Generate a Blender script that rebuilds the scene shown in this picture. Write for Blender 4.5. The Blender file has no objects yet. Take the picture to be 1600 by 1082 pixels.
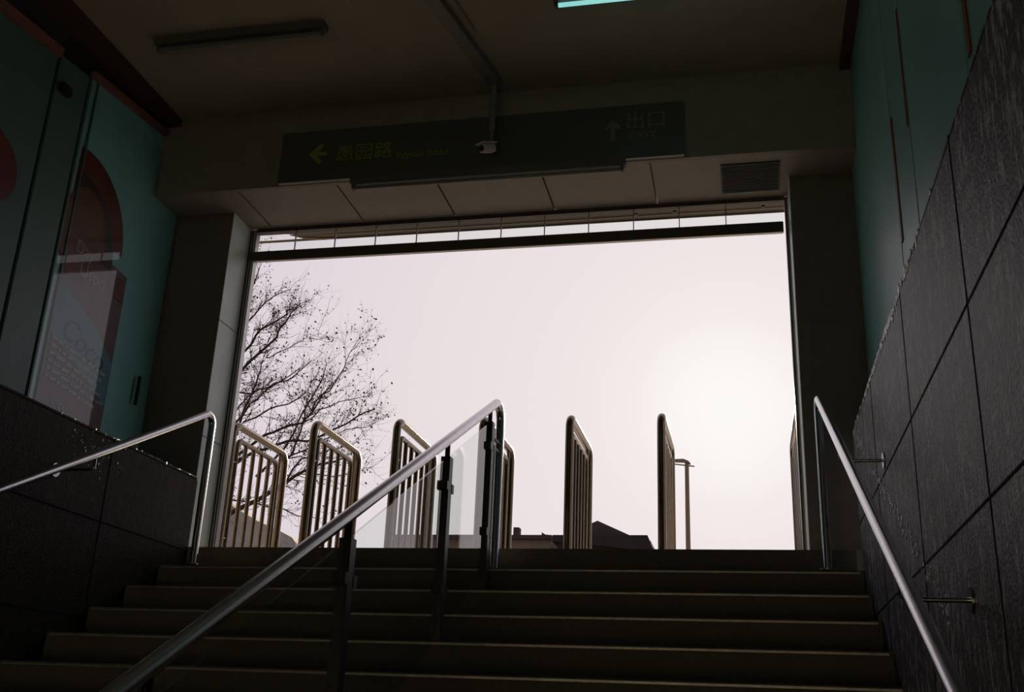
import bpy, bmesh, math, random
from mathutils import Vector, Matrix

# ------------------------------------------------------------------ camera, sky, sun, exposure
SC = bpy.context.scene
COL = SC.collection
F_PX, YAW, PITCH, ROLL = 1658.4, -0.22452911, 0.34920858, 0.04198505
cam_d = bpy.data.cameras.new('camera'); cam_d.sensor_width = 36.0; cam_d.sensor_fit = 'HORIZONTAL'
cam_d.lens = F_PX / 1600.0 * 36.0; cam_d.clip_start = 0.02; cam_d.clip_end = 600
cam = bpy.data.objects.new('camera', cam_d); COL.objects.link(cam)
fw = Vector((math.sin(YAW)*math.cos(PITCH), math.cos(YAW)*math.cos(PITCH), math.sin(PITCH)))
rt = Vector((math.cos(YAW), -math.sin(YAW), 0.0)); up = rt.cross(fw)
R2 = math.cos(ROLL)*rt + math.sin(ROLL)*up
U2 = -math.sin(ROLL)*rt + math.cos(ROLL)*up
cam.matrix_world = Matrix(((R2.x, U2.x, -fw.x, 0), (R2.y, U2.y, -fw.y, 0), (R2.z, U2.z, -fw.z, 0), (0, 0, 0, 1)))
SC.camera = cam

SUN_DIR = Vector((-0.012, 1.0, 0.30)).normalized()        # towards the sun
w = bpy.data.worlds.new('sky'); SC.world = w; w.use_nodes = True
nt = w.node_tree; nt.nodes.clear()
tc = nt.nodes.new('ShaderNodeTexCoord')
nrm = nt.nodes.new('ShaderNodeVectorMath'); nrm.operation = 'NORMALIZE'
dot = nt.nodes.new('ShaderNodeVectorMath'); dot.operation = 'DOT_PRODUCT'; dot.inputs[1].default_value = SUN_DIR
ramp = nt.nodes.new('ShaderNodeValToRGB'); ramp.color_ramp.interpolation = 'LINEAR'
cr = ramp.color_ramp
cr.elements[0].position = 0.0; cr.elements[0].color = (0.42, 0.42, 0.50, 1)
cr.elements[1].position = 1.0; cr.elements[1].color = (0.97, 0.945, 0.925, 1)
for p, c in ((0.80, (0.60, 0.56, 0.61)), (0.916, (0.755, 0.670, 0.720)), (0.938, (0.782, 0.705, 0.730)), (0.975, (0.828, 0.752, 0.765)), (0.987, (0.848, 0.772, 0.778)), (0.992, (0.872, 0.795, 0.792)), (0.9964, (0.908, 0.838, 0.822)), (0.9990, (0.94, 0.905, 0.885))):
    e = cr.elements.new(p); e.color = (*c, 1)
bg = nt.nodes.new('ShaderNodeBackground'); bg.inputs[1].default_value = 1.0
wo = nt.nodes.new('ShaderNodeOutputWorld')
L = nt.links.new
L(tc.outputs['Generated'], nrm.inputs[0]); L(nrm.outputs[0], dot.inputs[0]); L(dot.outputs['Value'], ramp.inputs[0])
L(ramp.outputs[0], bg.inputs[0]); L(bg.outputs[0], wo.inputs[0])
sd = bpy.data.lights.new('sun', 'SUN'); sd.energy = 8.0; sd.color = (1.0, 0.80, 0.56); sd.angle = math.radians(0.6)
so = bpy.data.objects.new('sun', sd); COL.objects.link(so); so.location = (0, 30, 12)
so.rotation_euler = SUN_DIR.to_track_quat('Z', 'Y').to_euler()
vs = SC.view_settings; vs.view_transform = 'Standard'; vs.look = 'None'; vs.exposure = 0.0; vs.gamma = 1.0; vs.use_curve_mapping = False
SC.cycles.max_bounces = 10; SC.cycles.use_denoising = True

# ------------------------------------------------------------------ measures (eye at the origin; Y runs out through the opening)
LZ, LY = 0.962, 5.80            # landing level and its edge
YP, YG, YH, ZS = 5.97, 6.25, 5.66, 3.28     # pillar front, glazing plane, header front, soffit level
ZC = 3.85                       # ceiling
XPL, XPR = -3.36, 0.337         # inner faces of the pillars
XDL, XDR = -3.25, 0.56          # stone dado faces
XTL, XTR = -3.77, 0.705         # panel faces above the dado
ZDL, ZDR = 1.385, 1.535         # dado tops

# ------------------------------------------------------------------ materials
def mat(name, col, rough=0.6, metal=0.0, noise=0.0, nscale=6.0, bump=0.0, bscale=40.0, coat=0.0, spec=0.5, coat_rough=0.05, stretch=(1, 1, 1), rvar=0.0):
    m = bpy.data.materials.new(name); m.use_nodes = True
    t = m.node_tree; b = t.nodes['Principled BSDF']
    b.inputs['Roughness'].default_value = rough; b.inputs['Metallic'].default_value = metal
    b.inputs['Specular IOR Level'].default_value = spec
    b.inputs['Coat Weight'].default_value = coat; b.inputs['Coat Roughness'].default_value = coat_rough
    b.inputs['Base Color'].default_value = (*col, 1)
    tcn = t.nodes.new('ShaderNodeTexCoord'); mp = t.nodes.new('ShaderNodeMapping'); mp.inputs['Scale'].default_value = stretch
    t.links.new(tcn.outputs['Object'], mp.inputs[0])
    if noise > 0:
        n = t.nodes.new('ShaderNodeTexNoise'); n.inputs['Scale'].default_value = nscale; n.inputs['Detail'].default_value = 6
        t.links.new(mp.outputs[0], n.inputs['Vector'])
        mx = t.nodes.new('ShaderNodeMix'); mx.data_type = 'RGBA'
        mx.inputs[6].default_value = (*[c*(1-noise) for c in col], 1); mx.inputs[7].default_value = (*[min(1, c*(1+noise)) for c in col], 1)
        t.links.new(n.outputs['Fac'], mx.inputs[0]); t.links.new(mx.outputs[2], b.inputs['Base Color'])
        if rvar > 0:
            mr = t.nodes.new('ShaderNodeMapRange'); mr.inputs[3].default_value = max(0, rough-rvar); mr.inputs[4].default_value = rough+rvar
            t.links.new(n.outputs['Fac'], mr.inputs[0]); t.links.new(mr.outputs[0], b.inputs['Roughness'])
    if bump > 0:
        n2 = t.nodes.new('ShaderNodeTexNoise'); n2.inputs['Scale'].default_value = bscale; n2.inputs['Detail'].default_value = 4
        t.links.new(mp.outputs[0], n2.inputs['Vector'])
        bp = t.nodes.new('ShaderNodeBump'); bp.inputs['Strength'].default_value = bump; bp.inputs['Distance'].default_value = 0.01
        t.links.new(n2.outputs['Fac'], bp.inputs['Height']); t.links.new(bp.outputs[0], b.inputs['Normal'])
    return m

def stone_mat(name, col, streak, amount, spec=0.5):
    """dark granite slabs with pale mineral streaks that ran down the face"""
    m = mat(name, col, rough=0.52, noise=0.5, nscale=60, bump=0.35, bscale=90, spec=spec)
    t = m.node_tree; b = t.nodes['Principled BSDF']
    tcn = t.nodes.new('ShaderNodeTexCoord'); mp = t.nodes.new('ShaderNodeMapping'); mp.inputs['Scale'].default_value = (1, 14, 1.2)
    t.links.new(tcn.outputs['Object'], mp.inputs[0])
    n = t.nodes.new('ShaderNodeTexNoise'); n.inputs['Scale'].default_value = 2.2; n.inputs['Detail'].default_value = 8; n.inputs['Roughness'].default_value = 0.7
    t.links.new(mp.outputs[0], n.inputs['Vector'])
    sp = t.nodes.new('ShaderNodeTexNoise'); sp.inputs['Scale'].default_value = 34; sp.inputs['Detail'].default_value = 3
    mp2 = t.nodes.new('ShaderNodeMapping'); mp2.inputs['Scale'].default_value = (1, 1.6, 0.7)
    t.links.new(tcn.outputs['Object'], mp2.inputs[0]); t.links.new(mp2.outputs[0], sp.inputs['Vector'])
    ml = t.nodes.new('ShaderNodeMath'); ml.operation = 'MULTIPLY'
    t.links.new(n.outputs['Fac'], ml.inputs[0]); t.links.new(sp.outputs['Fac'], ml.inputs[1])
    mr = t.nodes.new('ShaderNodeMapRange'); mr.inputs[1].default_value = 0.25; mr.inputs[2].default_value = 0.36; mr.inputs[4].default_value = amount
    t.links.new(ml.outputs[0], mr.inputs[0])
    src = b.inputs['Base Color'].links[0].from_socket
    mx = t.nodes.new('ShaderNodeMix'); mx.data_type = 'RGBA'; mx.inputs[7].default_value = (*streak, 1)
    t.links.new(mr.outputs[0], mx.inputs[0]); t.links.new(src, mx.inputs[6]); t.links.new(mx.outputs[2], b.inputs['Base Color'])
    return m

def glass_mat(name, ior, tint=(1, 1, 1), rough=0.0):
    m = bpy.data.materials.new(name); m.use_nodes = True; t = m.node_tree; t.nodes.clear()
    o = t.nodes.new('ShaderNodeOutputMaterial'); mx = t.nodes.new('ShaderNodeMixShader')
    tr = t.nodes.new('ShaderNodeBsdfTransparent'); tr.inputs[0].default_value = (*tint, 1)
    gl = t.nodes.new('ShaderNodeBsdfGlossy'); gl.inputs['Roughness'].default_value = rough
    fr = t.nodes.new('ShaderNodeFresnel'); fr.inputs[0].default_value = ior
    geo = t.nodes.new('ShaderNodeNewGeometry'); inv = t.nodes.new('ShaderNodeMath'); inv.operation = 'SUBTRACT'; inv.inputs[0].default_value = 1.0
    t.links.new(geo.outputs['Backfacing'], inv.inputs[1])
    ml = t.nodes.new('ShaderNodeMath'); ml.operation = 'MULTIPLY'
    t.links.new(fr.outputs[0], ml.inputs[0]); t.links.new(inv.outputs[0], ml.inputs[1])
    t.links.new(ml.outputs[0], mx.inputs[0]); t.links.new(tr.outputs[0], mx.inputs[1]); t.links.new(gl.outputs[0], mx.inputs[2]); t.links.new(mx.outputs[0], o.inputs[0])
    return m

def emit_mat(name, col, s):
    m = mat(name, (0.8, 0.8, 0.8)); b = m.node_tree.nodes['Principled BSDF']
    b.inputs['Emission Color'].default_value = (*col, 1); b.inputs['Emission Strength'].default_value = s
    return m

M = dict(
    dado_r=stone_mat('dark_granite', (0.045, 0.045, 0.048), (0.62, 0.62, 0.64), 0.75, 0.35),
    dado_l=stone_mat('brown_granite', (0.024, 0.022, 0.017), (0.10, 0.09, 0.07), 0.2, 0.06),
    joint=mat('joint_filler', (0.008, 0.008, 0.008), 0.9, spec=0.1, noise=0.3),
    scale=mat('glint_crumbs', (0.88, 0.88, 0.88), 0.2, noise=0.4, nscale=30, bump=0.8, bscale=60),  # near-white so the crumbs read as glints on the stone
    step=mat('dark_stone_tread', (0.105, 0.095, 0.082), 0.8, noise=0.3, nscale=40, bump=0.2, bscale=120, spec=0.3),
    edge_glint=mat('pale_edge_glint', (0.40, 0.40, 0.40), 0.4, metal=0.7, noise=0.5, nscale=25),  # pale tone carries the light caught on step edges
    ground=mat('pale_paving', (0.30, 0.28, 0.26), 0.8, noise=0.25, nscale=4, bump=0.1, bscale=30),
    landing=mat('granite_landing', (0.22, 0.21, 0.20), 0.7, noise=0.3, nscale=30),
    pillar=mat('dark_cladding', (0.16, 0.14, 0.115), 0.6, noise=0.25, nscale=12, bump=0.1, bscale=60, spec=0.4),
    reveal=mat('grey_enamel_cladding', (0.62, 0.70, 0.69), 0.45, noise=0.22, nscale=5, bump=0.1, bscale=50),
    header=mat('dark_fascia', (0.22, 0.20, 0.165), 0.6, noise=0.2, nscale=9, spec=0.4),
    ceiling=mat('stained_plaster', (0.33, 0.295, 0.24), 0.85, noise=0.25, nscale=2.5, bump=0.1, bscale=25, spec=0.2),
    soffit=mat('soffit_panel', (0.27, 0.235, 0.215), 0.6, noise=0.15, nscale=14, bump=0.25, bscale=140),
    rear=mat('rear_wall', (0.05, 0.045, 0.04), 0.8, noise=0.2, spec=0.2),
    back=mat('cream_plaster', (0.70, 0.64, 0.54), 0.8, noise=0.15, nscale=2),
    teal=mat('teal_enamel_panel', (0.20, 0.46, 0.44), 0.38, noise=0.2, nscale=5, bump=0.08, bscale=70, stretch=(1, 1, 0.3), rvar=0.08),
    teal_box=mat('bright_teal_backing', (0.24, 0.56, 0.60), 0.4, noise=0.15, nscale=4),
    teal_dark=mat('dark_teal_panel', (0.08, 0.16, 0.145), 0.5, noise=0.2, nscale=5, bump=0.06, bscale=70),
    redtrim=mat('faded_red_trim', (0.23, 0.045, 0.035), 0.5, noise=0.35, nscale=15),
    pinktrim=mat('dull_pink_trim', (0.26, 0.10, 0.09), 0.5, noise=0.3, nscale=15),
    p_pink=mat('poster_pink_print', (0.15, 0.085, 0.10), 0.5, noise=0.4, nscale=7),
    p_red=mat('poster_red_print', (0.13, 0.020, 0.016), 0.5, noise=0.35, nscale=7),
    p_orange=mat('poster_rust_print', (0.14, 0.045, 0.022), 0.5, noise=0.5, nscale=8),
    p_dark=mat('poster_dark_print', (0.022, 0.018, 0.015), 0.5, noise=0.4, nscale=9),
    p_blue=mat('poster_blue_print', (0.05, 0.22, 0.28), 0.5, noise=0.3, nscale=9),
    p_white=mat('poster_pale_lettering', (0.30, 0.32, 0.33), 0.5, noise=0.2, nscale=60),
    p_ink=mat('poster_ink_lettering', (0.02, 0.03, 0.045), 0.5, noise=0.2, nscale=60),
    glass_ad=glass_mat('display_glass', 1.56),
    glass=glass_mat('clear_glass', 1.45, (0.96, 0.98, 0.97)),
    glass_rail=glass_mat('dusty_railing_glass', 1.62, (0.93, 0.96, 0.95), 0.03),
    steel=mat('brushed_steel', (0.55, 0.55, 0.57), 0.24, metal=1.0, noise=0.15, nscale=30, bump=0.05, bscale=200),
    bsteel=mat('weathered_steel_tube', (0.155, 0.12, 0.085), 0.22, metal=1.0, noise=0.35, nscale=14, bump=0.08, bscale=120),
    post=mat('dark_steel_flat', (0.06, 0.06, 0.06), 0.4, metal=0.8, noise=0.2, nscale=20),
    frame=mat('aluminium_frame', (0.42, 0.40, 0.38), 0.32, metal=0.9, noise=0.15, nscale=12),
    frame_dark=mat('dark_frame_gasket', (0.075, 0.06, 0.05), 0.45, metal=0.3, noise=0.2),
    canopy=mat('canopy_sheet', (0.13, 0.115, 0.11), 0.6, noise=0.25, nscale=8),
    canopy_lip=mat('canopy_lip', (0.34, 0.25, 0.19), 0.5, noise=0.2),
    sign=mat('sign_face', (0.075, 0.080, 0.070), 0.35, noise=0.1),
    sign_text=mat('sign_yellow_lettering', (0.22, 0.27, 0.045), 0.5, noise=0.1),
    sign_white=mat('sign_pale_lettering', (0.16, 0.17, 0.13), 0.5, noise=0.1),
    lamp_body=mat('lamp_housing', (0.10, 0.092, 0.08), 0.6, noise=0.15),
    tube_off=mat('unlit_tube', (0.16, 0.155, 0.14), 0.3, noise=0.05),
    tube_on=emit_mat('lit_cyan_tube', (0.30, 0.80, 0.76), 0.8),
    tube_fill=emit_mat('added_fill_tube', (0.55, 0.9, 0.85), 8.0),  # for the two added fill lamps out of view
    cornice=mat('dull_maroon_cornice', (0.085, 0.045, 0.040), 0.8, noise=0.2, spec=0.2),
    trunk=mat('painted_trunking', (0.17, 0.16, 0.145), 0.55, noise=0.2, nscale=10),
    cctv=mat('cctv_shell', (0.62, 0.56, 0.54), 0.45, noise=0.1, nscale=20),
    cctv_dark=mat('cctv_lens', (0.02, 0.02, 0.02), 0.15),
    vent=mat('vent_mesh', (0.028, 0.030, 0.024), 0.7, noise=0.3, nscale=60),
    bark=mat('dark_bark', (0.035, 0.026, 0.018), 0.85, noise=0.4, nscale=20, bump=0.4, bscale=40, spec=0.2),
    leaf=mat('dry_leaf', (0.045, 0.030, 0.014), 0.8, noise=0.5, nscale=3, spec=0.2),
    roof=mat('dark_roof_tile', (0.055, 0.035, 0.030), 0.8, noise=0.3, nscale=3, bump=0.2, bscale=8, spec=0.2),
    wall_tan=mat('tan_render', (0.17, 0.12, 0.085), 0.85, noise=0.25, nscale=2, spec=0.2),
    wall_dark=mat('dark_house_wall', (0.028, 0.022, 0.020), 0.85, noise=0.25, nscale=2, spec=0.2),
    roof_grey=mat('grey_roof_tile', (0.30, 0.28, 0.26), 0.8, noise=0.45, nscale=9, bump=0.5, bscale=14),
    house_glass=mat('dark_window_glass', (0.02, 0.025, 0.03), 0.1),
    lamp_post=mat('street_lamp_paint', (0.16, 0.10, 0.05), 0.5, noise=0.15),
)

# ------------------------------------------------------------------ helpers
WL = {}      # world location of every empty / mesh made here
def new_empty(name, loc, label=None, cat=None, group=None, kind=None):
    o = bpy.data.objects.new(name, None); COL.objects.link(o); o.location = loc; o.empty_display_size = 0.1
    WL[o.name] = Vector(loc); tag(o, label, cat, group, kind); return o
def tag(o, label=None, cat=None, group=None, kind=None):
    if label: o['label'] = label
    if cat: o['category'] = cat
    if group: o['group'] = group
    if kind: o['kind'] = kind
    return o
def build(name, bm, m, parent=None, smooth=False, bevel=0.0, label=None, cat=None, group=None, kind=None):
    if bevel > 0:
        bmesh.ops.bevel(bm, geom=list(bm.edges), offset=bevel, segments=2, affect='EDGES', clamp_overlap=True)
    bmesh.ops.recalc_face_normals(bm, faces=bm.faces)
    if parent is not None:
        org = WL[parent.name]
    else:
        xs = [v.co.x for v in bm.verts]; ys = [v.co.y for v in bm.verts]; zs = [v.co.z for v in bm.verts]
        org = Vector(((min(xs)+max(xs))/2, (min(ys)+max(ys))/2, min(zs)))
    for v in bm.verts: v.co -= org
    me = bpy.data.meshes.new(name); bm.to_mesh(me); bm.free()
    me.materials.append(M[m])
    if smooth:
        for p in me.polygons: p.use_smooth = True
        try: me.set_sharp_from_angle(angle=math.radians(40))
        except Exception: pass
    o = bpy.data.objects.new(name, me); COL.objects.link(o)
    if parent is not None: o.parent = parent
    else: o.location = org
    WL[o.name] = Vector(org)
    return tag(o, label, cat, group, kind)
def box(bm, x0, x1, y0, y1, z0, z1):
    v = [bm.verts.new(p) for p in ((x0,y0,z0),(x1,y0,z0),(x1,y1,z0),(x0,y1,z0),(x0,y0,z1),(x1,y0,z1),(x1,y1,z1),(x0,y1,z1))]
    for f in ((0,3,2,1),(4,5,6,7),(0,1,5,4),(1,2,6,5),(2,3,7,6),(3,0,4,7)): bm.faces.new([v[i] for i in f])
    return bm
def B(*a): return box(bmesh.new(), *a)
def prism(bm, pts, axis, a, b):
    """extrude a 2-D outline; axis 0: pts are (y,z) and a..b is x; axis 1: (x,z), y; axis 2: (x,y), z"""
    def P(p, t): return (t, p[0], p[1]) if axis == 0 else ((p[0], t, p[1]) if axis == 1 else (p[0], p[1], t))
    A = [bm.verts.new(P(p, a)) for p in pts]; C = [bm.verts.new(P(p, b)) for p in pts]; n = len(pts)
    bm.faces.new(A); bm.faces.new(C[::-1])
    for i in range(n): bm.faces.new((A[i], C[i], C[(i+1) % n], A[(i+1) % n]))
    return bm
def tube(bm, pts, r, seg=14, cap=True):
    pts = [Vector(p) for p in pts]; n = len(pts); rings = []
    rs = r if isinstance(r, (list, tuple)) else [r]*n
    t0 = (pts[1]-pts[0]).normalized(); ref = Vector((0, 0, 1)) if abs(t0.z) < 0.9 else Vector((1, 0, 0))
    nn = (ref - t0*ref.dot(t0)).normalized()
    for i, p in enumerate(pts):
        if i == 0: t = (pts[1]-pts[0]).normalized()
        elif i == n-1: t = (pts[-1]-pts[-2]).normalized()
        else: t = ((pts[i+1]-p).normalized() + (p-pts[i-1]).normalized()).normalized()
        nn = (nn - t*nn.dot(t)).normalized(); bb = t.cross(nn)
        rings.append([bm.verts.new(p + (nn*math.cos(2*math.pi*k/seg) + bb*math.sin(2*math.pi*k/seg))*rs[i]) for k in range(seg)])
    for i in range(n-1):
        for k in range(seg): bm.faces.new((rings[i][k], rings[i][(k+1) % seg], rings[i+1][(k+1) % seg], rings[i+1][k]))
    if cap: bm.faces.new(rings[0][::-1]); bm.faces.new(rings[-1])
    return bm
def fillet(pts, rad, n=8):
    pts = [Vector(p) for p in pts]; out = [pts[0]]
    for i in range(1, len(pts)-1):
        a = (pts[i-1]-pts[i]).normalized(); b = (pts[i+1]-pts[i]).normalized()
        ang = a.angle(b); d = rad/math.tan(ang/2); c = pts[i] + (a+b).normalized()*(rad/math.sin(ang/2))
        s = pts[i]+a*d - c; e = pts[i]+b*d - c
        for k in range(n+1):
            f = k/n; th = s.angle(e); v = (s*math.sin((1-f)*th) + e*math.sin(f*th))/math.sin(th)
            out.append(c+v)
    out.append(pts[-1]); return out
def text(name, s, size, m, parent, loc, rot, ext=0.002, bold=0.0, shear=0.0, sx=1.0):
    cu = bpy.data.curves.new(name, 'FONT'); cu.body = s; cu.size = size; cu.extrude = ext; cu.offset = bold; cu.shear = shear
    tmp = bpy.data.objects.new(name+'_tmp', cu); COL.objects.link(tmp)
    dg = bpy.context.evaluated_depsgraph_get(); me = bpy.data.meshes.new_from_object(tmp.evaluated_get(dg))
    bpy.data.objects.remove(tmp); me.materials.clear(); me.materials.append(M[m]); me.name = name
    o = bpy.data.objects.new(name, me); COL.objects.link(o); o.parent = parent
    o.location = Vector(loc) - WL[parent.name]; o.rotation_euler = rot; o.scale = (sx, 1, 1)
    return o

# ------------------------------------------------------------------ the setting: floor, stairs, walls, ceiling
build('floor', B(-16, 13, LY, 9.6, LZ-0.25, LZ), 'landing', kind='structure', label='granite landing at the top of the stairs')
build('ground', B(-90, 80, 9.6, 160, LZ-0.4, LZ-0.01), 'ground', kind='structure', label='paved street level beyond the landing')
NS = 22
zb = LZ-0.15*NS
build('floor_lower', B(-3.9, 0.9, -5, LY-0.3*NS, zb-0.4, zb-0.15), 'step', kind='structure', label='dark lower floor at the foot of the stairs')
st = new_empty('staircase', (-1.345, 2.5, zb), 'dark stone staircase rising to the bright landing', 'staircase')
for k in range(1, NS+1):
    z = LZ-0.15*k; y0 = LY-0.3*k
    s = build('step', B(XDL+0.003, XDR-0.003, y0+0.002, y0+0.30, z-0.30, z), 'step', st)
    build('edge_glint_strip', B(XDL+0.02, XDR-0.02, y0-0.002, y0+0.0018, z-0.016, z-0.007), 'edge_glint', s)  # pale strip paints the light that the step edge catches
# landing edge
s = build('step', B(XDL+0.003, XDR-0.003, LY-0.006, LY-0.0005, LZ-0.15, LZ), 'step', st)

def dado(name, m, xf, xb, yend, ztop, label):
    root = new_empty(name, ((xf+xb)/2, 1.0, zb), label, None, None, 'structure')
    a, b = min(xf, xb), max(xf, xb)
    build('stone_cladding', B(a, b, -5, yend, zb-0.15, ztop-0.02), m, root)
    bm = B(a, b, -5, yend, ztop-0.02, ztop); o = build('coping', bm, m, root, bevel=0.006)
    s = 1 if xf < xb else -1; g = 0.0015
    j = bmesh.new(); x0, x1 = sorted((xf-s*g, xf+s*0.004))
    zz = [1.05, 0.56, 0.07, -0.42, -0.91, -1.4] if s > 0 else [0.937, 0.45, -0.04, -0.53, -1.02]
    for z in zz: box(j, x0, x1, -5, yend, z-0.004, z+0.004)
    yy = [4.685-1.03*i for i in range(10)] if s > 0 else [4.878-1.03*i for i in range(10)]
    for i, y in enumerate(yy): box(j, x0, x1, y-0.004, y+0.004, zb-0.15, ztop-0.003)
    build('slab_joint', j, 'joint', root)
    return root
wr = dado('wall_right', 'dado_r', XDR, 1.0, 5.56, ZDR, 'dark granite wall base right of the stairs with pale mineral streaks')
wl = dado('wall_left', 'dado_l', XDL, -4.1, LY, ZDL, 'brown-black granite wall base left of the stairs')

# pale crumbs painted as glints: arris and slanting line (right wall), left arris
rnd = random.Random(4)
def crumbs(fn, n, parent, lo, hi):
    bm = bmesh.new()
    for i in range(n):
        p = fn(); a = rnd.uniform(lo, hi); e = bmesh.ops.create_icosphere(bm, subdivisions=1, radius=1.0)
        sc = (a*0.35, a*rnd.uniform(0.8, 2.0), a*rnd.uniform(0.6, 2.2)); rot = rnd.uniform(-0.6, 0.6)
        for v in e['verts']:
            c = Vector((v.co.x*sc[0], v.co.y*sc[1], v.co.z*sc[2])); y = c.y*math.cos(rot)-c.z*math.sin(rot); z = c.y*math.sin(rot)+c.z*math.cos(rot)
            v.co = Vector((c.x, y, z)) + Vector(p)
    o = build('glint_crumbs', bm, 'scale', parent); o['kind'] = 'stuff'; o['label'] = 'pale rough crumbs painted as glints'
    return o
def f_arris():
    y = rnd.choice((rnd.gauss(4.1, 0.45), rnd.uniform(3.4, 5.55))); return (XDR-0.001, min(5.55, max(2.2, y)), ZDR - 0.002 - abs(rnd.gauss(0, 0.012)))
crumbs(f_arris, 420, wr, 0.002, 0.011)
def f_slant():
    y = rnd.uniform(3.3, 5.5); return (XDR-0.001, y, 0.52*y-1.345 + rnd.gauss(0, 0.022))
crumbs(f_slant, 260, wr, 0.002, 0.010)  # sparkle line parallel to the stairs, painted as pale crumbs
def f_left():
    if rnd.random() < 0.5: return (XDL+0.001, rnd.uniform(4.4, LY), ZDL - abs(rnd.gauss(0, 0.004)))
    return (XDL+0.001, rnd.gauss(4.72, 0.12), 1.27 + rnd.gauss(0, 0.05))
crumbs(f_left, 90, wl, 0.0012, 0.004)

# upper walls behind the panels, rear wall, ceiling, roof
build('wall_left_upper', B(-4.15, XTL-0.06, -5, 6.28, ZDL, ZC), 'rear', kind='structure')
build('wall_right_upper', B(XTR+0.05, 1.15, -5, 6.28, ZDR, ZC), 'rear', kind='structure')
build('wall_rear', B(-4.15, 1.15, -5.2, -5, zb-0.4, ZC), 'back', kind='structure')
build('ceiling', B(-4.5, 1.5, -5, 6.28, ZC, ZC+0.3), 'ceiling', kind='structure')
build('wall_facade_left', B(-16, -4.16, 6.0, 6.28, LZ, 5.6), 'ceiling', kind='structure', label='station facade left of the entrance')
build('wall_facade_right', B(1.16, 13, 6.0, 6.28, LZ, 5.6), 'ceiling', kind='structure', label='station facade right of the entrance')
build('wall_facade_top', B(-4.16, 1.16, 6.0, 6.28, ZC+0.3, 5.6), 'ceiling', kind='structure', label='station facade above the entrance')
# cornices between panel tops and ceiling
build('trim_1', B(XTL-0.06, XTL+0.10, -5, YH, 3.80, ZC), 'cornice', kind='structure', label='dark cornice above the left wall panels')
build('trim_2', B(XTR-0.06, XTR+0.05, -5, YH, 3.80, ZC), 'cornice', kind='structure', label='dark cornice above the right wall panels')

# pillars, each clad on the front and (left) with a pale reveal
def pillar(name, x0, x1, label, inner):
    r = new_empty(name, ((x0+x1)/2, YP, LZ), label, None, None, 'structure')
    build('front_cladding', B(x0, x1, YP, YP+0.02, LZ, ZS), 'pillar', r)
    build('core', B(x0 + (0 if inner > 0 else 0.0), x1, YP+0.02, 6.28, LZ, ZS), 'pillar', r)
    xi = x1 if inner > 0 else x0
    bm = bmesh.new()
    for z0, z1 in ((LZ, 1.694), (1.702, 2.487), (2.495, ZS)):
        a, b = sorted((xi, xi + inner*0.004)); box(bm, a, b, YP+0.001, YG-0.012, z0, z1)
    build('reveal_panel', bm, 'reveal', r, label='pale grey side panels')
    return r
pillar('wall_pillar_left', -4.1, XPL, 'dark clad pillar left of the opening', 1)
pillar('wall_pillar_right', XPR, 1.0, 'dark clad pillar right of the opening', -1)

# header with soffit
hd = new_empty('wall_header', (-1.5, YH, ZS), 'dark fascia above the opening', None, None, 'structure')
build('fascia', B(-4.1, 1.1, YH, YH+0.03, ZS, ZC), 'header', hd)
build('fascia_core', B(-4.1, 1.1, YH+0.03, 6.28, ZS+0.04, ZC), 'header', hd)
sf = new_empty('trim_3', (-1.5, 6.0, ZS), 'pale brown soffit panels under the fascia', None, None, 'structure')
jx = [-4.1, -3.19, -2.505, -1.851, -1.167, -0.489, 1.1]
for a, b in zip(jx[:-1], jx[1:]):
    build('soffit_panel', B(a+0.006, b-0.006, YH+0.031, YG-0.02, ZS, ZS+0.02), 'soffit', sf)
build('soffit_backing', B(-4.1, 1.1, YH+0.031, 6.28, ZS+0.02, ZS+0.04), 'frame_dark', sf)

# opening frame: posts, top rail, bar, narrow glass transom
wn = new_empty('window_1', (-1.5, YG, LZ), 'aluminium framed opening with a narrow glass transom', None, None, 'structure')
XF0, XF1 = XPL+0.004, -3.305
for (a, b, c, d, m) in ((XF0, XF0+0.014, YG-0.012, YG+0.03, 'frame_dark'), (XF0+0.014, XF0+0.022, YG-0.018, YG+0.03, 'frame'), (XF0+0.022, XF0+0.030, YG-0.002, YG+0.03, 'frame_dark'), (XF0+0.030, XF1, YG-0.018, YG+0.03, 'frame')):
    build('jamb', B(a, b, c, d, LZ, ZS), m, wn)
for (a, b, c, d, m) in ((0.312, 0.318, YG-0.018, YG+0.03, 'frame'), (0.318, 0.325, YG-0.004, YG+0.03, 'frame_dark'), (0.325, XPR-0.004, YG-0.018, YG+0.03, 'frame')):
    build('jamb', B(a, b, c, d, LZ, ZS), m, wn)
build('top_rail', B(XF1, 0.312, YG-0.02, YG+0.03, ZS-0.028, ZS), 'frame_dark', wn)
build('transom_bar', B(XF0, 0.300, YG-0.02, YG+0.02, 3.034, 3.105), 'frame_dark', wn, bevel=0.004)
build('bar_edge', B(XF1, 0.300, YG-0.022, YG-0.006, 3.027, 3.034), 'frame', wn)
mx_ = [-3.305]+[-3.015+0.2960*i for i in range(11)]+[0.305]
mb = []
for i in range(12):
    a, b = mx_[i], mx_[i+1]
    build('glass_pane', B(a+0.003, b-0.003, YG-0.002, YG+0.002, 3.105, ZS-0.028), 'glass', wn)
    if i: build('mullion', B(a-0.003, a+0.003, YG-0.006, YG+0.006, 3.105, ZS-0.028), 'frame', wn)

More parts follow.
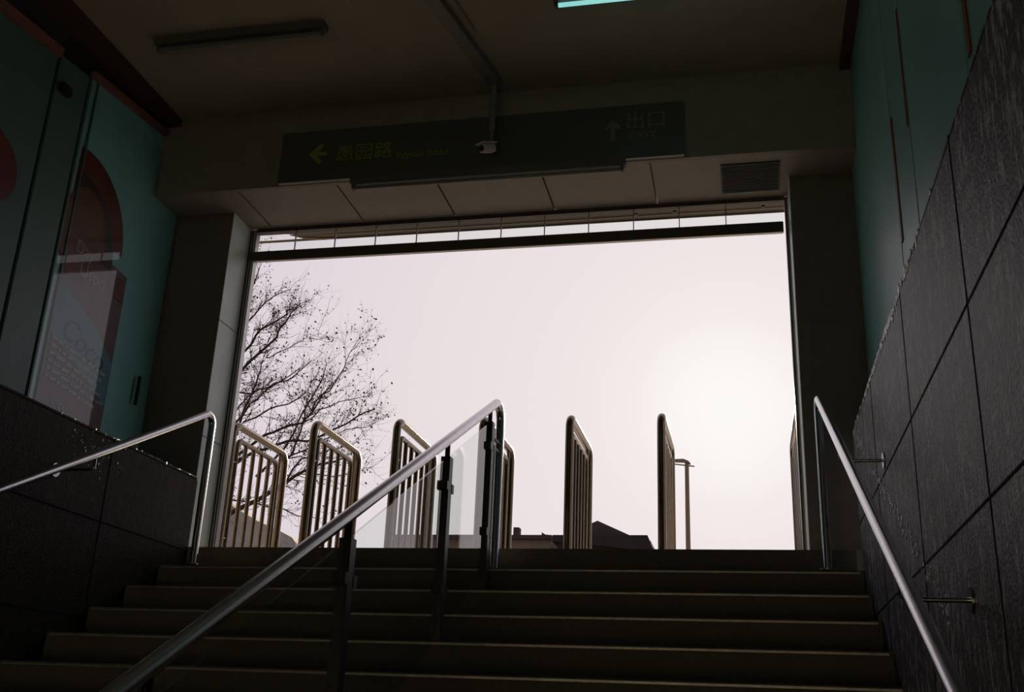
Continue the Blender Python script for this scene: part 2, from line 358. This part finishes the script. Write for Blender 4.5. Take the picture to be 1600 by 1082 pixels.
# vent in the soffit
vt = new_empty('ventilation_grille', (0.10, 5.96, ZS-0.006), 'dark rectangular vent grille in the soffit beside the right pillar', 'vent')
VX0, VX1, VY0, VY1 = -0.073, 0.280, 5.775, 6.130
bm = bmesh.new()
for a in ((VX0, VX1, VY0, VY0+0.012), (VX0, VX1, VY1-0.012, VY1), (VX0, VX0+0.012, VY0+0.012, VY1-0.012), (VX1-0.012, VX1, VY0+0.012, VY1-0.012)): box(bm, *a, ZS-0.008, ZS)
build('frame', bm, 'vent', vt)
bm = bmesh.new()
for i in range(15):
    y = VY0+0.02+i*0.0222; box(bm, VX0+0.012, VX1-0.012, y, y+0.012, ZS-0.006, ZS-0.001)
build('slat', bm, 'vent', vt)
build('backing', B(VX0+0.012, VX1-0.012, VY0+0.012, VY1-0.012, ZS-0.001, ZS-0.0005), 'joint', vt)

# ------------------------------------------------------------------ wall panels, left
def ypoly(pts, x, t, name, m, parent, label=None):
    return build(name, prism(bmesh.new(), pts, 0, x, x+t), m, parent, label=label)
def arc(cy, cz, ry, rz, a0, a1, n=18): return [(cy+ry*math.cos(math.radians(a0+(a1-a0)*i/n)), cz+rz*math.sin(math.radians(a0+(a1-a0)*i/n))) for i in range(n+1)]
def toptrim(parent, y0, y1, z0, z1, h, m='pinktrim'):
    build('top_trim', prism(bmesh.new(), [(y0, z0), (y1, z1), (y1, z1+h), (y0, z0+h)], 0, XTL-0.02, XTL+0.018), m, parent, label='dull pink trim strip')
lb = new_empty('poster_light_box', (XTL, 5.4, ZDL), 'glazed teal poster box on the left wall next to the pillar', 'poster box')
A = XTL-0.025
build('backing', prism(bmesh.new(), [(4.80, ZDL), (YP, ZDL), (YP, 3.77), (4.80, 3.64)], 0, A-0.008, A+0.002), 'teal_box', lb)
build('side_frame', B(A, XTL, 4.80, 4.815, ZDL, 3.64), 'teal_dark', lb)
build('inner_frame', B(A, XTL-0.012, 4.885, 4.897, ZDL, 3.64), 'teal_dark', lb)
toptrim(lb, 4.80, 5.66, 3.635, 3.735, 0.035)
x = A+0.002
ypoly([(4.90, 1.39), (5.53, 1.39), (5.53, 2.62), (4.90, 2.68)], x, 0.001, 'poster_sheet', 'p_pink', lb, 'washed pink poster print')
ypoly(arc(4.95, 2.72, 0.48, 0.48, 0, 100) + [(4.86, 2.72)], x+0.001, 0.001, 'printed_cap', 'p_red', lb, 'dark red printed curve')
ypoly(arc(4.95, 2.60, 0.40, 0.44, -5, 100) + [(4.86, 2.60)], x+0.002, 0.001, 'printed_shade', 'p_dark', lb, 'dark printed area')
ypoly(arc(5.02, 2.68, 0.22, 0.30, 0, 360)[:-1], x+0.003, 0.001, 'printed_blot', 'p_orange', lb, 'rust printed area')
ypoly([(4.90, 2.60), (5.52, 2.58), (5.52, 2.44), (4.90, 2.50)], x+0.0031, 0.001, 'printed_bar', 'p_orange', lb)
ypoly([(4.90, 2.34), (5.10, 2.28), (5.35, 2.17), (5.52, 2.04), (5.52, 1.76), (5.35, 1.84), (5.10, 1.95), (4.90, 2.02)], x+0.002, 0.001, 'printed_band', 'p_blue', lb, 'blue printed band')
RT = (math.radians(90), 0, math.radians(90))
text('lettering', 'Day', 0.115, 'p_white', lb, (x+0.005, 4.98, 2.56), RT, 0.0005)
text('lettering', 'Uspo', 0.125, 'p_white', lb, (x+0.005, 5.05, 2.44), RT, 0.0005)
text('lettering', 'Coco', 0.20, 'p_ink', lb, (x+0.004, 4.98, 2.05), (RT[0], math.radians(14), RT[2]), 0.0005, shear=0.3)
bm = bmesh.new(); rr = random.Random(9)
for k in range(6):
    y = 4.93
    while y < 5.42:
        l = rr.uniform(0.02, 0.09); z = 1.99-0.045*k-(y-4.93)*0.10; box(bm, x+0.004, x+0.005, y, y+l, z, z+0.018); y += l+0.012
build('small_print', bm, 'p_white', lb)
text('lettering', 'NEW', 0.085, 'p_white', lb, (x+0.004, 5.02, 1.60), RT, 0.0005)
build('cover_glass', B(XTL-0.004, XTL, 4.816, YP-0.001, ZDL+0.001, 3.61), 'glass_ad', lb)
build('side_latch', B(XTL+0.0005, XTL+0.02, 5.79, 5.81, 1.86, 2.05), 'post', lb, bevel=0.003, label='small dark latch')

sp = new_empty('panel_divider', (XTL, 4.65, ZDL), 'narrow dark teal divider strip between the two left wall panels', 'wall panel')
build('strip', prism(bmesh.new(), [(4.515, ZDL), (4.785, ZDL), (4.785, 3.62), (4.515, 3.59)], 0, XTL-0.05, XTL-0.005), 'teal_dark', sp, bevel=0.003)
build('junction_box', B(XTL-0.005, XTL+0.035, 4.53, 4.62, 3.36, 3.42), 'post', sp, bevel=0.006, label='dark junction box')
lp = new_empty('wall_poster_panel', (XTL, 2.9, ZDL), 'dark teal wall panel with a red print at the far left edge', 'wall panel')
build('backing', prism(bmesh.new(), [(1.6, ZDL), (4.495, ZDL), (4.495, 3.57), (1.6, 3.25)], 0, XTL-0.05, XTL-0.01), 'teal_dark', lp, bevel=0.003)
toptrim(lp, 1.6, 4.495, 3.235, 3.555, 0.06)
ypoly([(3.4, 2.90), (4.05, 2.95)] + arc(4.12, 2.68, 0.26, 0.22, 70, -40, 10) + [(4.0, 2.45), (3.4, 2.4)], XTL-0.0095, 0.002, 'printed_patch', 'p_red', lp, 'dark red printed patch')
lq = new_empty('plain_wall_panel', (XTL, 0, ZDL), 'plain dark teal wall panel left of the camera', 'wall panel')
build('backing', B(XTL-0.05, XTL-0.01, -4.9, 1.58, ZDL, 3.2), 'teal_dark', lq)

# ------------------------------------------------------------------ wall panels, right
def rpanel(y0, y1, m, label, red=None, nm='teal_wall_panel'):
    r = new_empty(nm, (XTR, (y0+y1)/2, ZDR), label, 'wall panel', 'teal panels above the right stone wall')
    build('panel_face', B(XTR, XTR+0.045, y0+0.008, y1-0.008, ZDR, 3.80), m, r, bevel=0.003)
    if red:
        for (ya, yb, za, zb_) in red: build('red_edge', B(XTR-0.006, XTR-0.0005, ya, yb, za, zb_), 'redtrim', r, bevel=0.001, label='faded red edge strip')
    return r
rpanel(4.42, YP, 'teal', 'widest teal panel on the right wall beside the dark pillar')
rpanel(3.96, 4.42, 'teal', 'narrow teal panel on the right wall with red strip at its far edge', [(4.36, 4.40, 2.05, 2.66), (3.975, 3.995, 2.38, 2.95)])
rpanel(2.94, 3.96, 'teal', 'stained teal panel on the right wall just above the sloping dado edge')
rpanel(1.6, 2.94, 'teal', 'nearest teal panel at the top right edge with a red strip', [(2.86, 2.90, 1.95, 2.6)])

# ------------------------------------------------------------------ handrails
RR = 0.0205
def zr(y): return 0.5*y-1.04
def wall_rail(X, wallx, label, yl, brackets):
    r = new_empty('stair_handrail', (X, 5.5, LZ-0.15), label, 'handrail')
    ye = 5.50; s = 1 if wallx > X else -1
    path = fillet([(X, yl, zr(yl)), (X, ye, zr(ye)), (X, ye, LZ-0.15)], 0.055, 10)
    build('rail', tube(bmesh.new(), path, RR, 20), 'steel', r, smooth=True)
    bm = tube(bmesh.new(), [(X, ye, LZ-0.15), (X, ye, LZ-0.142)], 0.045, 20); build('base_flange', bm, 'steel', r)
    for yb in brackets:
        z = zr(yb)-RR
        b = build('bracket', tube(bmesh.new(), fillet([(X, yb, z+0.004), (X, yb, z-0.055), (wallx-s*0.004, yb, z-0.055)], 0.018, 5), 0.007, 10), 'steel', r, smooth=True)
        build('wall_rosette', tube(bmesh.new(), [(wallx-s*0.006, yb, z-0.055), (wallx-s*0.0005, yb, z-0.055)], 0.034, 20), 'steel', b)
    return r
wall_rail(-3.04, XDL, 'steel handrail along the left stone wall, bent down at its top end', 0.3, (4.44, 2.9, 1.4))
wall_rail(0.389, XDR, 'steel handrail along the right stone wall, seen steeply at the right edge', 0.5, (4.43, 2.96, 1.5))

cb = new_empty('centre_balustrade', (-1.34, 5.4, LZ-0.3), 'central stair balustrade with thick steel rail and glass panels', 'handrail')
XC = -1.34; RC = 0.024
path = fillet([(XC, 0.4, zr(0.4)), (XC, 5.655, zr(5.655)), (XC, 5.655, LZ-0.15)], 0.085, 12)
build('rail', tube(bmesh.new(), path, RC, 24), 'steel', cb, smooth=True)
posts = [5.41, 4.62, 3.46, 2.3, 1.14]
def tread(y):
    k = math.ceil((LY-y)/0.3); return LZ-0.15*k
for y in posts:
    zt = zr(y)-0.085; zb_ = tread(y-0.02)
    bm = bmesh.new(); box(bm, XC-0.022, XC+0.022, y-0.026, y+0.026, zb_+0.001, zt); box(bm, XC-0.03, XC+0.03, y-0.03, y+0.03, zb_+0.0005, zb_+0.008)
    p = build('post', bm, 'post', cb)
    build('rail_stub', tube(bmesh.new(), [(XC, y, zt), (XC, y, zr(y)-RC+0.004)], 0.012, 12), 'post', p)
    for dz in (0.14, 0.60):
        for s in (-1, 1):
            build('glass_clamp', B(XC-0.0245, XC+0.0245, y+s*0.026-0.0, y+s*0.026+s*0.032, zt-dz-0.02, zt-dz+0.02) if s > 0 else B(XC-0.0245, XC+0.0245, y-0.058, y-0.026, zt-dz-0.02, zt-dz+0.02), 'post', p)
build('connector', tube(bmesh.new(), [(XC, 5.436, 1.52), (XC, 5.64, 1.52)], 0.010, 10), 'post', cb)
build('connector', tube(bmesh.new(), [(XC, 5.436, 1.47), (XC, 5.64, 1.47)], 0.010, 10), 'post', cb)
def gt(y): return 0.5*y-1.125
for y1, y0 in zip(posts[:-1], posts[1:]):
    a, b = y0+0.034, y1-0.034
    build('glass_panel', prism(bmesh.new(), [(a, gt(a)-0.80), (b, gt(b)-0.80), (b, gt(b)), (a, gt(a))], 0, XC-0.005, XC+0.005), 'glass_rail', cb)
build('glass_panel', prism(bmesh.new(), [(0.4, gt(0.4)-0.8), (1.1, gt(1.1)-0.8), (1.1, gt(1.1)), (0.4, gt(0.4))], 0, XC-0.005, XC+0.005), 'glass_rail', cb)

# ------------------------------------------------------------------ barriers on the landing
def make_barrier():
    r = new_empty('queue_barrier', (0, 0, 0), 'x', 'barrier', 'steel tube barriers in a row on the landing')
    H, Ln, ro, ri = 1.072, 0.92, 0.028, 0.0160
    build('outer_frame', tube(bmesh.new(), fillet([(0, 0, 0), (0, 0, H), (0, Ln, H), (0, Ln, 0)], 0.085, 8), ro, 20), 'bsteel', r, smooth=True)
    i0, i1, hi = 0.085, Ln-0.15, H-0.10
    f = build('inner_frame', tube(bmesh.new(), fillet([(0, i0, 0.0), (0, i0, hi), (0, i1, hi), (0, i1, 0.0)], 0.055, 7), ri+0.003, 14), 'bsteel', r, smooth=True)
    for k in range(1, 5):
        y = i0+(i1-i0)*k/5
        build('bar', tube(bmesh.new(), [(0, y, 0), (0, y, hi)], ri, 12), 'bsteel', r, smooth=True)
    build('bar', tube(bmesh.new(), [(0, i1+0.055, 0), (0, i1+0.055, H)], 0.011, 12), 'bsteel', r, smooth=True)
    for z in (0.25, 0.80): build('lug', tube(bmesh.new(), [(0, 0.02, z), (0, i0-0.01, z)], 0.014, 10), 'bsteel', r)
    for y in (0, Ln): build('base_flange', tube(bmesh.new(), [(0, y, 0.0005), (0, y, 0.008)], 0.055, 20), 'bsteel', r)
    return r
def copy_tree(o, parent=None):
    c = o.copy(); COL.objects.link(c); c.parent = parent
    for ch in o.children: copy_tree(ch, c)
    return c
bl = ['steel tube barrier nearest the left pillar, first of the row',
      'second steel tube barrier from the left, in front of the bare tree',
      'third steel tube barrier from the left, crossed by the centre handrail',
      'fourth steel tube barrier, hidden behind the top end of the centre handrail',
      'steel tube barrier just right of the centre handrail, beside the gabled roof',
      'steel tube barrier standing next to the street lamp',
      'steel tube barrier mostly behind the right pillar, last of the row']
b0 = make_barrier()
for i, X in enumerate((-3.61, -2.985, -2.365, -1.745, -1.14, -0.525, 0.36)):
    o = b0 if i == 0 else copy_tree(b0)
    o.location = (X, 6.85, LZ); o['label'] = bl[i]

# ------------------------------------------------------------------ ceiling lamps, sign, trunking, cctv
def batten(x0, x1, y, ztop, label, lit=False, w_=0.07, h=0.045):
    r = new_empty('fluorescent_batten', ((x0+x1)/2, y, ztop-0.09), label, 'ceiling lamp', 'fluorescent battens')
    build('housing', B(x0, x1, y-w_/2, y+w_/2, ztop-h, ztop), 'lamp_body', r, bevel=0.004)
    for xx in (x0+0.012, x1-0.03): build('tube_holder', B(xx, xx+0.018, y-0.014, y+0.014, ztop-h-0.034, ztop-h), 'lamp_body', r)
    build('tube', tube(bmesh.new(), [(x0+0.03, y, ztop-h-0.02), (x1-0.03, y, ztop-h-0.02)], 0.013, 14), ('tube_on' if lit is True else 'tube_fill') if lit else 'tube_off', r, smooth=True, label='glowing cyan tube' if lit else None)
    return r
batten(-3.38, -2.29, 4.81, ZC, 'unlit tube lamp on the ceiling at the upper left')
batten(-0.94, 0.22, 4.78, ZC, 'tube lamp at the top edge glowing cyan, the only lit one', True)
batten(-3.38, -2.29, 1.9, ZC, 'added cyan fill tube lamp on the ceiling left, out of view', 8)  # unseen lamp added to lift the dark tunnel
batten(-0.94, 0.22, 1.9, ZC, 'added cyan fill tube lamp on the ceiling right, out of view', 8)  # second unseen lamp, added for the same fill light
batten(-2.38, -0.63, 5.625, 3.281, 'long unlit tube lamp fixed under the station sign', False, 0.06, 0.05)

sg = new_empty('station_sign', (-1.6, 5.6, 3.27), 'long dark station sign with arrow, station name and exit lettering', 'sign')
SY = 5.62
build('sign_box', B(-2.89, -0.28, SY, YH-0.001, 3.283, 3.655), 'sign', sg, bevel=0.004)
RS = (math.radians(90), 0, 0)
text('lettering', '愚园路', 0.130, 'sign_text', sg, (-2.505, SY-0.003, 3.42), RS, 0.001)
text('lettering', 'Yuyuan Road', 0.072, 'sign_text', sg, (-2.10, SY-0.003, 3.40), RS, 0.001, sx=0.92)
text('lettering', '出口', 0.130, 'sign_white', sg, (-0.637, SY-0.003, 3.49), RS, 0.001)
text('lettering', 'EXIT', 0.068, 'sign_white', sg, (-0.617, SY-0.003, 3.41), RS, 0.001, sx=1.25)
bm = prism(bmesh.new(), [(-2.69, 3.475), (-2.61, 3.395), (-2.59, 3.42), (-2.63, 3.46), (-2.565, 3.46), (-2.565, 3.49), (-2.63, 3.49), (-2.59, 3.53), (-2.61, 3.555)], 1, SY-0.004, SY-0.0005)
build('arrow', bm, 'sign_text', sg)
bm = prism(bmesh.new(), [(-0.722, 3.405), (-0.697, 3.405), (-0.697, 3.505), (-0.672, 3.48), (-0.657, 3.495), (-0.7095, 3.555), (-0.762, 3.495), (-0.747, 3.48), (-0.722, 3.505)], 1, SY-0.004, SY-0.0005)
build('arrow', bm, 'sign_white', sg)

tk = new_empty('cable_trunking', (-1.5, 5.0, 3.7), 'painted cable trunking running over the ceiling and down over the sign', 'cable duct')
d = Vector((-1.435+1.80, 5.50-3.6, 0)); n_ = Vector((d.y, -d.x, 0)).normalized()*0.042
p0 = Vector((-1.80, 3.6, 0)); p1 = Vector((-1.435, 5.50, 0))
build('ceiling_duct', prism(bmesh.new(), [((p0-n_).x, (p0-n_).y), ((p0+n_).x, (p0+n_).y), ((p1+n_).x, (p1+n_).y), ((p1-n_).x, (p1-n_).y)], 2, ZC-0.05, ZC-0.0005), 'trunk', tk, bevel=0.003)
build('drop_pipe', tube(bmesh.new(), fillet([(-1.44, 5.40, ZC-0.03), (-1.44, 5.50, ZC-0.03), (-1.44, 5.50, 3.47)], 0.03, 6), 0.020, 14), 'trunk', tk, smooth=True)
build('thin_pipe', tube(bmesh.new(), [(-1.44, 5.50, 3.47), (-1.44, 5.50, 3.37)], 0.011, 12), 'trunk', tk, smooth=True)
build('cable', tube(bmesh.new(), [(-1.66, 3.7, ZC-0.012), (-1.44, 5.0, ZC-0.012)], 0.005, 8), 'trunk', tk, smooth=True)
cc = new_empty('security_camera', (-1.45, 5.47, 3.29), 'small pale security camera hanging from the pipe below the sign', 'security camera')
def obox(bm, c, ax, ay, az):
    c = Vector(c); v = [bm.verts.new(c + ax*a + ay*b + az*g) for a, b, g in ((-1,-1,-1),(1,-1,-1),(1,1,-1),(-1,1,-1),(-1,-1,1),(1,-1,1),(1,1,1),(-1,1,1))]
    for f in ((0,3,2,1),(4,5,6,7),(0,1,5,4),(1,2,6,5),(2,3,7,6),(3,0,4,7)): bm.faces.new([v[i] for i in f])
dx = Vector((-0.45, -0.80, -0.42)).normalized(); ddn = dx.cross(Vector((0, 0, 1))).normalized(); upv = ddn.cross(dx)
bm = bmesh.new(); obox(bm, Vector((-1.455, 5.475, 3.335)), dx*0.055, ddn*0.026, upv*0.024); build('shell', bm, 'cctv', cc, bevel=0.006)
bm = bmesh.new(); obox(bm, Vector((-1.462, 5.462, 3.362)), dx*0.068, ddn*0.032, upv*0.003); build('sun_hood', bm, 'cctv', cc)
c0 = Vector((-1.455, 5.475, 3.335)); bm = tube(bmesh.new(), [c0+dx*0.053, c0+dx*0.060], 0.018, 16); build('lens', bm, 'cctv_dark', cc)
build('arm', tube(bmesh.new(), [(-1.44, 5.50, 3.375), (-1.45, 5.482, 3.350)], 0.010, 10), 'cctv', cc)

# ------------------------------------------------------------------ outside: canopy over the landing
cn = new_empty('entrance_canopy', (-1.3, 6.8, 3.55), 'brown sheet canopy outside seen through the glass transom', 'canopy')
bm = prism(bmesh.new(), [(-3.30, 7.06), (-3.40, 6.96), (-3.60, 6.92), (-3.60, 6.281), (1.6, 6.281), (1.6, 7.06)], 2, 3.60, 3.66); build('sheet', bm, 'canopy', cn)
build('curled_lip', tube(bmesh.new(), [(-3.42, 6.975, 3.604), (-3.30, 7.03, 3.594), (-3.16, 7.05, 3.59), (-3.06, 7.055, 3.592)], [0.004, 0.010, 0.010, 0.003], 10), 'canopy_lip', cn, smooth=True)
build('edge_rail', B(-5.2, 1.6, 7.06, 7.072, 3.592, 3.607), 'frame_dark', cn)
build('gutter', B(-3.2, 1.6, 6.995, 7.003, 3.592, 3.6), 'canopy_lip', cn)
for X in (-0.70, -0.42, 0.20):
    build('clip', B(X-0.012, X+0.012, 6.90, 6.925, 3.56, 3.60), 'post', cn)

# ------------------------------------------------------------------ street lamp
sl = new_empty('street_lamp', (-1.32, 25, LZ), 'slim street lamp with two short arms beside the sixth barrier', 'street lamp')
bm = tube(bmesh.new(), [(-1.32, 25, LZ), (-1.32, 25, 3.5), (-1.32, 25, 6.24)], [0.075, 0.058, 0.048], 14); build('pole', bm, 'lamp_post', sl, smooth=True)
bm = prism(bmesh.new(), [(-1.66, 6.28), (-1.40, 6.29), (-1.28, 6.24), (-1.23, 6.18), (-1.25, 6.165), (-1.33, 6.215), (-1.66, 6.235)], 1, 24.93, 25.07); build('lamp_head', bm, 'lamp_post', sl)
build('cross_arm', tube(bmesh.new(), [(-1.72, 25, 6.19), (-1.14, 25, 6.115)], 0.016, 8), 'lamp_post', sl)

# ------------------------------------------------------------------ houses
def windows(parent, xs, y, z0, z1, wd):
    for X in xs:
        f = build('window', B(X, X+wd, y-0.05, y-0.001, z0, z1), 'frame_dark', parent)
        build('pane', B(X+0.06, X+wd-0.06, y-0.056, y-0.051, z0+0.06, z1-0.06), 'house_glass', f)
h1 = new_empty('gabled_house', (-5.0, 40, LZ), 'dark house with a pitched roof peak beside the fifth barrier', 'building')
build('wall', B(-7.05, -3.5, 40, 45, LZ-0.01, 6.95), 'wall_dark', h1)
bm = prism(bmesh.new(), [(-7.3, 7.02), (-5.55, 7.77), (-4.13, 7.13), (-4.13, 7.0), (-7.3, 6.95)], 1, 40.3, 45); build('gable', bm, 'roof', h1)
bm = prism(bmesh.new(), [(-7.2, 6.9), (-7.2, 7.13), (-3.60, 7.13), (-3.37, 6.60), (-3.5, 6.55)], 1, 39.8, 40.3); build('eave', bm, 'wall_dark', h1)
windows(h1, (-6.5, -5.2, -4.3), 40, 3.2, 4.6, 0.8)
h2 = new_empty('flat_roofed_house', (-10, 41, LZ), 'long low building with a tan wall and a small chimney behind the fourth barrier', 'building')
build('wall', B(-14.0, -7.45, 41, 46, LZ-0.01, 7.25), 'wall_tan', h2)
bm = B(-14.1, -7.42, 40.8, 41, 7.15, 7.31); build('parapet', bm, 'roof', h2)
build('chimney', B(-9.06, -8.83, 41.3, 41.7, 7.25, 7.70), 'roof', h2)
build('roof_vent', prism(bmesh.new(), [(-7.85, 7.30), (-7.85, 7.45), (-7.70, 7.36), (-7.45, 7.34), (-7.45, 7.30)], 1, 41.0, 41.5), 'roof', h2)
windows(h2, (-13.2, -11.6, -10.0, -8.6), 41, 3.4, 4.8, 0.9)
h3 = new_empty('grey_roofed_hut', (-11, 20, LZ), 'low hut with a grey sloping roof behind the first barrier', 'building')
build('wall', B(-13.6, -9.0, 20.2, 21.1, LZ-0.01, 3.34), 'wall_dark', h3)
bm = prism(bmesh.new(), [(-13.9, 4.0), (-11.5, 4.62), (-10.9, 4.46), (-10.3, 4.14), (-9.75, 3.86), (-9.2, 3.64), (-8.95, 3.52), (-8.86, 3.42), (-8.84, 3.25), (-13.9, 3.25)], 1, 20, 21.2); build('roof', bm, 'roof_grey', h3)
build('door', B(-11.4, -10.5, 20.14, 20.19, LZ, 3.0), 'frame_dark', h3)

# ------------------------------------------------------------------ bare tree at the left
def px(u, v, Y):
    d = fw + R2*((u-800)/F_PX) - U2*((v-541)/F_PX)
    return d*(Y/d.y)
tr = new_empty('plane_tree', (-9.3, 16.0, LZ), 'bare tree with thin twigs and few dry leaves outside the left pillar', 'tree')
bm = bmesh.new(); lf = bmesh.new(); R = random.Random(12)
trunkp = [Vector((-9.3, 16, LZ-0.02)), Vector((-9.25, 16, 2.6)), Vector((-9.3, 16.1, 3.8)), Vector((-9.15, 16.0, 5.2)), Vector((-9.3, 16.1, 6.6)), Vector((-9.2, 16.0, 8.4))]
tube(bm, trunkp, [0.21, 0.17, 0.145, 0.11, 0.075, 0.03], 12)
limbs = [ # (pixels traced as guides for the direction of each limb, depth start, depth end, radius)
    ([(352,585),(380,551),(400,524),(419,509),(438,498),(449,484),(464,482)], 16.0, 15.2, .034),
    ([(350,605),(377,580),(404,553),(433,527),(438,513),(455,489),(469,473)], 16.0, 16.8, .042),
    ([(370,680),(382,639),(400,600),(408,575),(413,564)], 15.6, 15.5, .032),
    ([(345,625),(371,613),(395,616),(415,608),(449,595),(464,584),(486,564)], 16.0, 15.0, .026),
    ([(348,690),(370,659),(391,631),(413,612),(435,598),(470,575)], 16.0, 16.9, .034),
    ([(360,720),(414,680),(440,670),(471,662),(487,646),(505,615),(520,598)], 15.8, 14.8, .036),
    ([(487,646),(491,631),(515,611),(529,589),(541,565),(550,546)], 15.0, 14.6, .018),
    ([(430,730),(455,712),(461,696),(476,652),(480,625)], 15.5, 15.3, .030),
    ([(340,812),(380,792),(420,771),(446,755),(474,737),(500,726),(540,715)], 16.0, 15.0, .060),
    ([(350,660),(376,632),(388,620),(420,600),(432,594)], 16.0, 17.0, .022),
    ([(446,755),(470,718),(500,709),(530,700),(560,690)], 15.3, 14.7, .020),
    ([(345,780),(395,785),(440,794),(466,807),(500,812)], 16.0, 15.3, .024),
    ([(350,520),(365,500),(385,470),(398,440),(405,418)], 16.0, 15.7, .028),
    ([(352,560),(372,525),(390,500),(408,480),(430,462),(455,452)], 16.0, 15.3, .026),
    ([(350,545),(368,490),(378,455),(385,418),(390,395)], 16.0, 16.4, .028),
    ([(345,735),(380,715),(415,702),(448,690),(480,690),(520,672),(560,650),(585,640)], 16.0, 14.8, .040),
    ([(470,662),(500,640),(530,628),(560,622),(582,618)], 15.2, 14.7, .014),
    ([(455,712),(500,690),(540,672),(575,668)], 15.4, 14.8, .016),
    ([(400,745),(445,700),(470,650),(500,600),(510,570)], 16.0, 15.6, .026),
    ([(474,737),(520,745),(560,740),(580,732)], 15.2, 14.7, .014),
    ([(380,660),(420,640),(450,632),(480,612),(500,580)], 15.8, 15.4, .020),
    ([(420,560),(450,545),(475,530),(500,520)], 15.7, 15.3, .012),
]
def leafat(p):
    a = R.uniform(0.010, 0.026)
    n = Vector((R.uniform(-1, 1), R.uniform(-1, 1), R.uniform(-1, 1))).normalized(); t = n.cross(Vector((R.random(), R.random(), R.random()+.1))).normalized(); b = n.cross(t)
    q = [p+t*a, p+b*a*.7, p-t*a, p-b*a*.7]; f = [lf.verts.new(c + n*a*.12*(1 if i % 2 else -1)) for i, c in enumerate(q)]; lf.faces.new(f)
def grow(p, d, ln, r, lvl):
    n = 4; pts = [p]; c = p.copy(); dd = d.copy()
    for i in range(n):
        dd = (dd + Vector((R.gauss(0, .16), R.gauss(0, .16), R.gauss(0.05, .14)))).normalized(); c = c + dd*(ln/n); pts.append(c)
    tube(bm, pts, [r*(1-0.75*i/n) for i in range(n+1)], 4 if lvl > 1 else 3, cap=False)
    if lvl > 0:
        k = R.randint(3, 5) if lvl > 1 else R.randint(2, 4)
        for j in range(k):
            i = R.randint(1, n); q = pts[i]; base = (pts[i]-pts[i-1]).normalized()
            side = Vector((R.gauss(0, 1), R.gauss(0, 1), R.gauss(0.2, 1))); side = (side-base*side.dot(base)).normalized()
            ang = R.uniform(.35, .9); grow(q, (base*math.cos(ang)+side*math.sin(ang)).normalized(), ln*R.uniform(.45, .75), r*.55, lvl-1)
    for j in range(R.choice((0, 1, 1, 2)) if lvl == 0 else 1):
        if R.random() < .75: leafat(pts[R.randint(1, n)] + Vector((R.gauss(0, .02), R.gauss(0, .02), R.gauss(-.015, .015))))
for pts, ya, yb, r in limbs:
    r *= 0.82; n = len(pts); P = [px(u, v, ya+(yb-ya)*i/(n-1)) for i, (u, v) in enumerate(pts)]
    if pts[0][0] < 375:     # root the limb on the trunk
        z = P[0].z-0.35; best = min(trunkp, key=lambda t: abs(t.z-z)); P = [Vector((-9.25, 16, max(2.4, z)))] + P
    Q = []
    for i in range(len(P)-1):
        for f in (0, .5): Q.append(P[i].lerp(P[i+1], f) + (Vector((R.gauss(0, .015), R.gauss(0, .03), R.gauss(0, .015))) if f else Vector()))
    Q.append(P[-1]); m_ = len(Q)
    tube(bm, Q, [r*(1-0.72*i/(m_-1)) for i in range(m_)], 7, cap=False)
    for i in range(1, m_):
        seg = (Q[i]-Q[i-1]); dr = seg.normalized()
        for _ in range(3 if i > m_*0.35 else 2):
            side = Vector((R.gauss(0, 1), R.gauss(0, .8), R.gauss(.25, 1))); side = (side-dr*side.dot(dr)).normalized(); ang = R.uniform(.4, .95)
            rr_ = r*(1-0.72*i/(m_-1))
            grow(Q[i-1].lerp(Q[i], R.random()), (dr*math.cos(ang)+side*math.sin(ang)).normalized(), R.uniform(.22, .55), max(.0036, min(.0095, rr_*.42)), 1 if R.random() < .75 else 2)
# clumps of withered leaves
for (u, v, Y, s, k) in ((416,553,15.9,.10,26), (408,570,15.9,.10,26), (433,565,15.8,.07,16), (428,580,15.8,.05,10), (498,595,15.0,.08,22), (452,621,15.3,.05,10), (412,540,15.9,.04,8), (460,615,15.3,.05,8), (401,601,15.6,.04,8)):
    c = px(u, v, Y)
    for _ in range(k): leafat(c + Vector((R.gauss(0, s*.45), R.gauss(0, s*.45), R.gauss(0, s*.5))))
build('branches', bm, 'bark', tr)
build('foliage', lf, 'leaf', tr, label='sparse dry leaves')
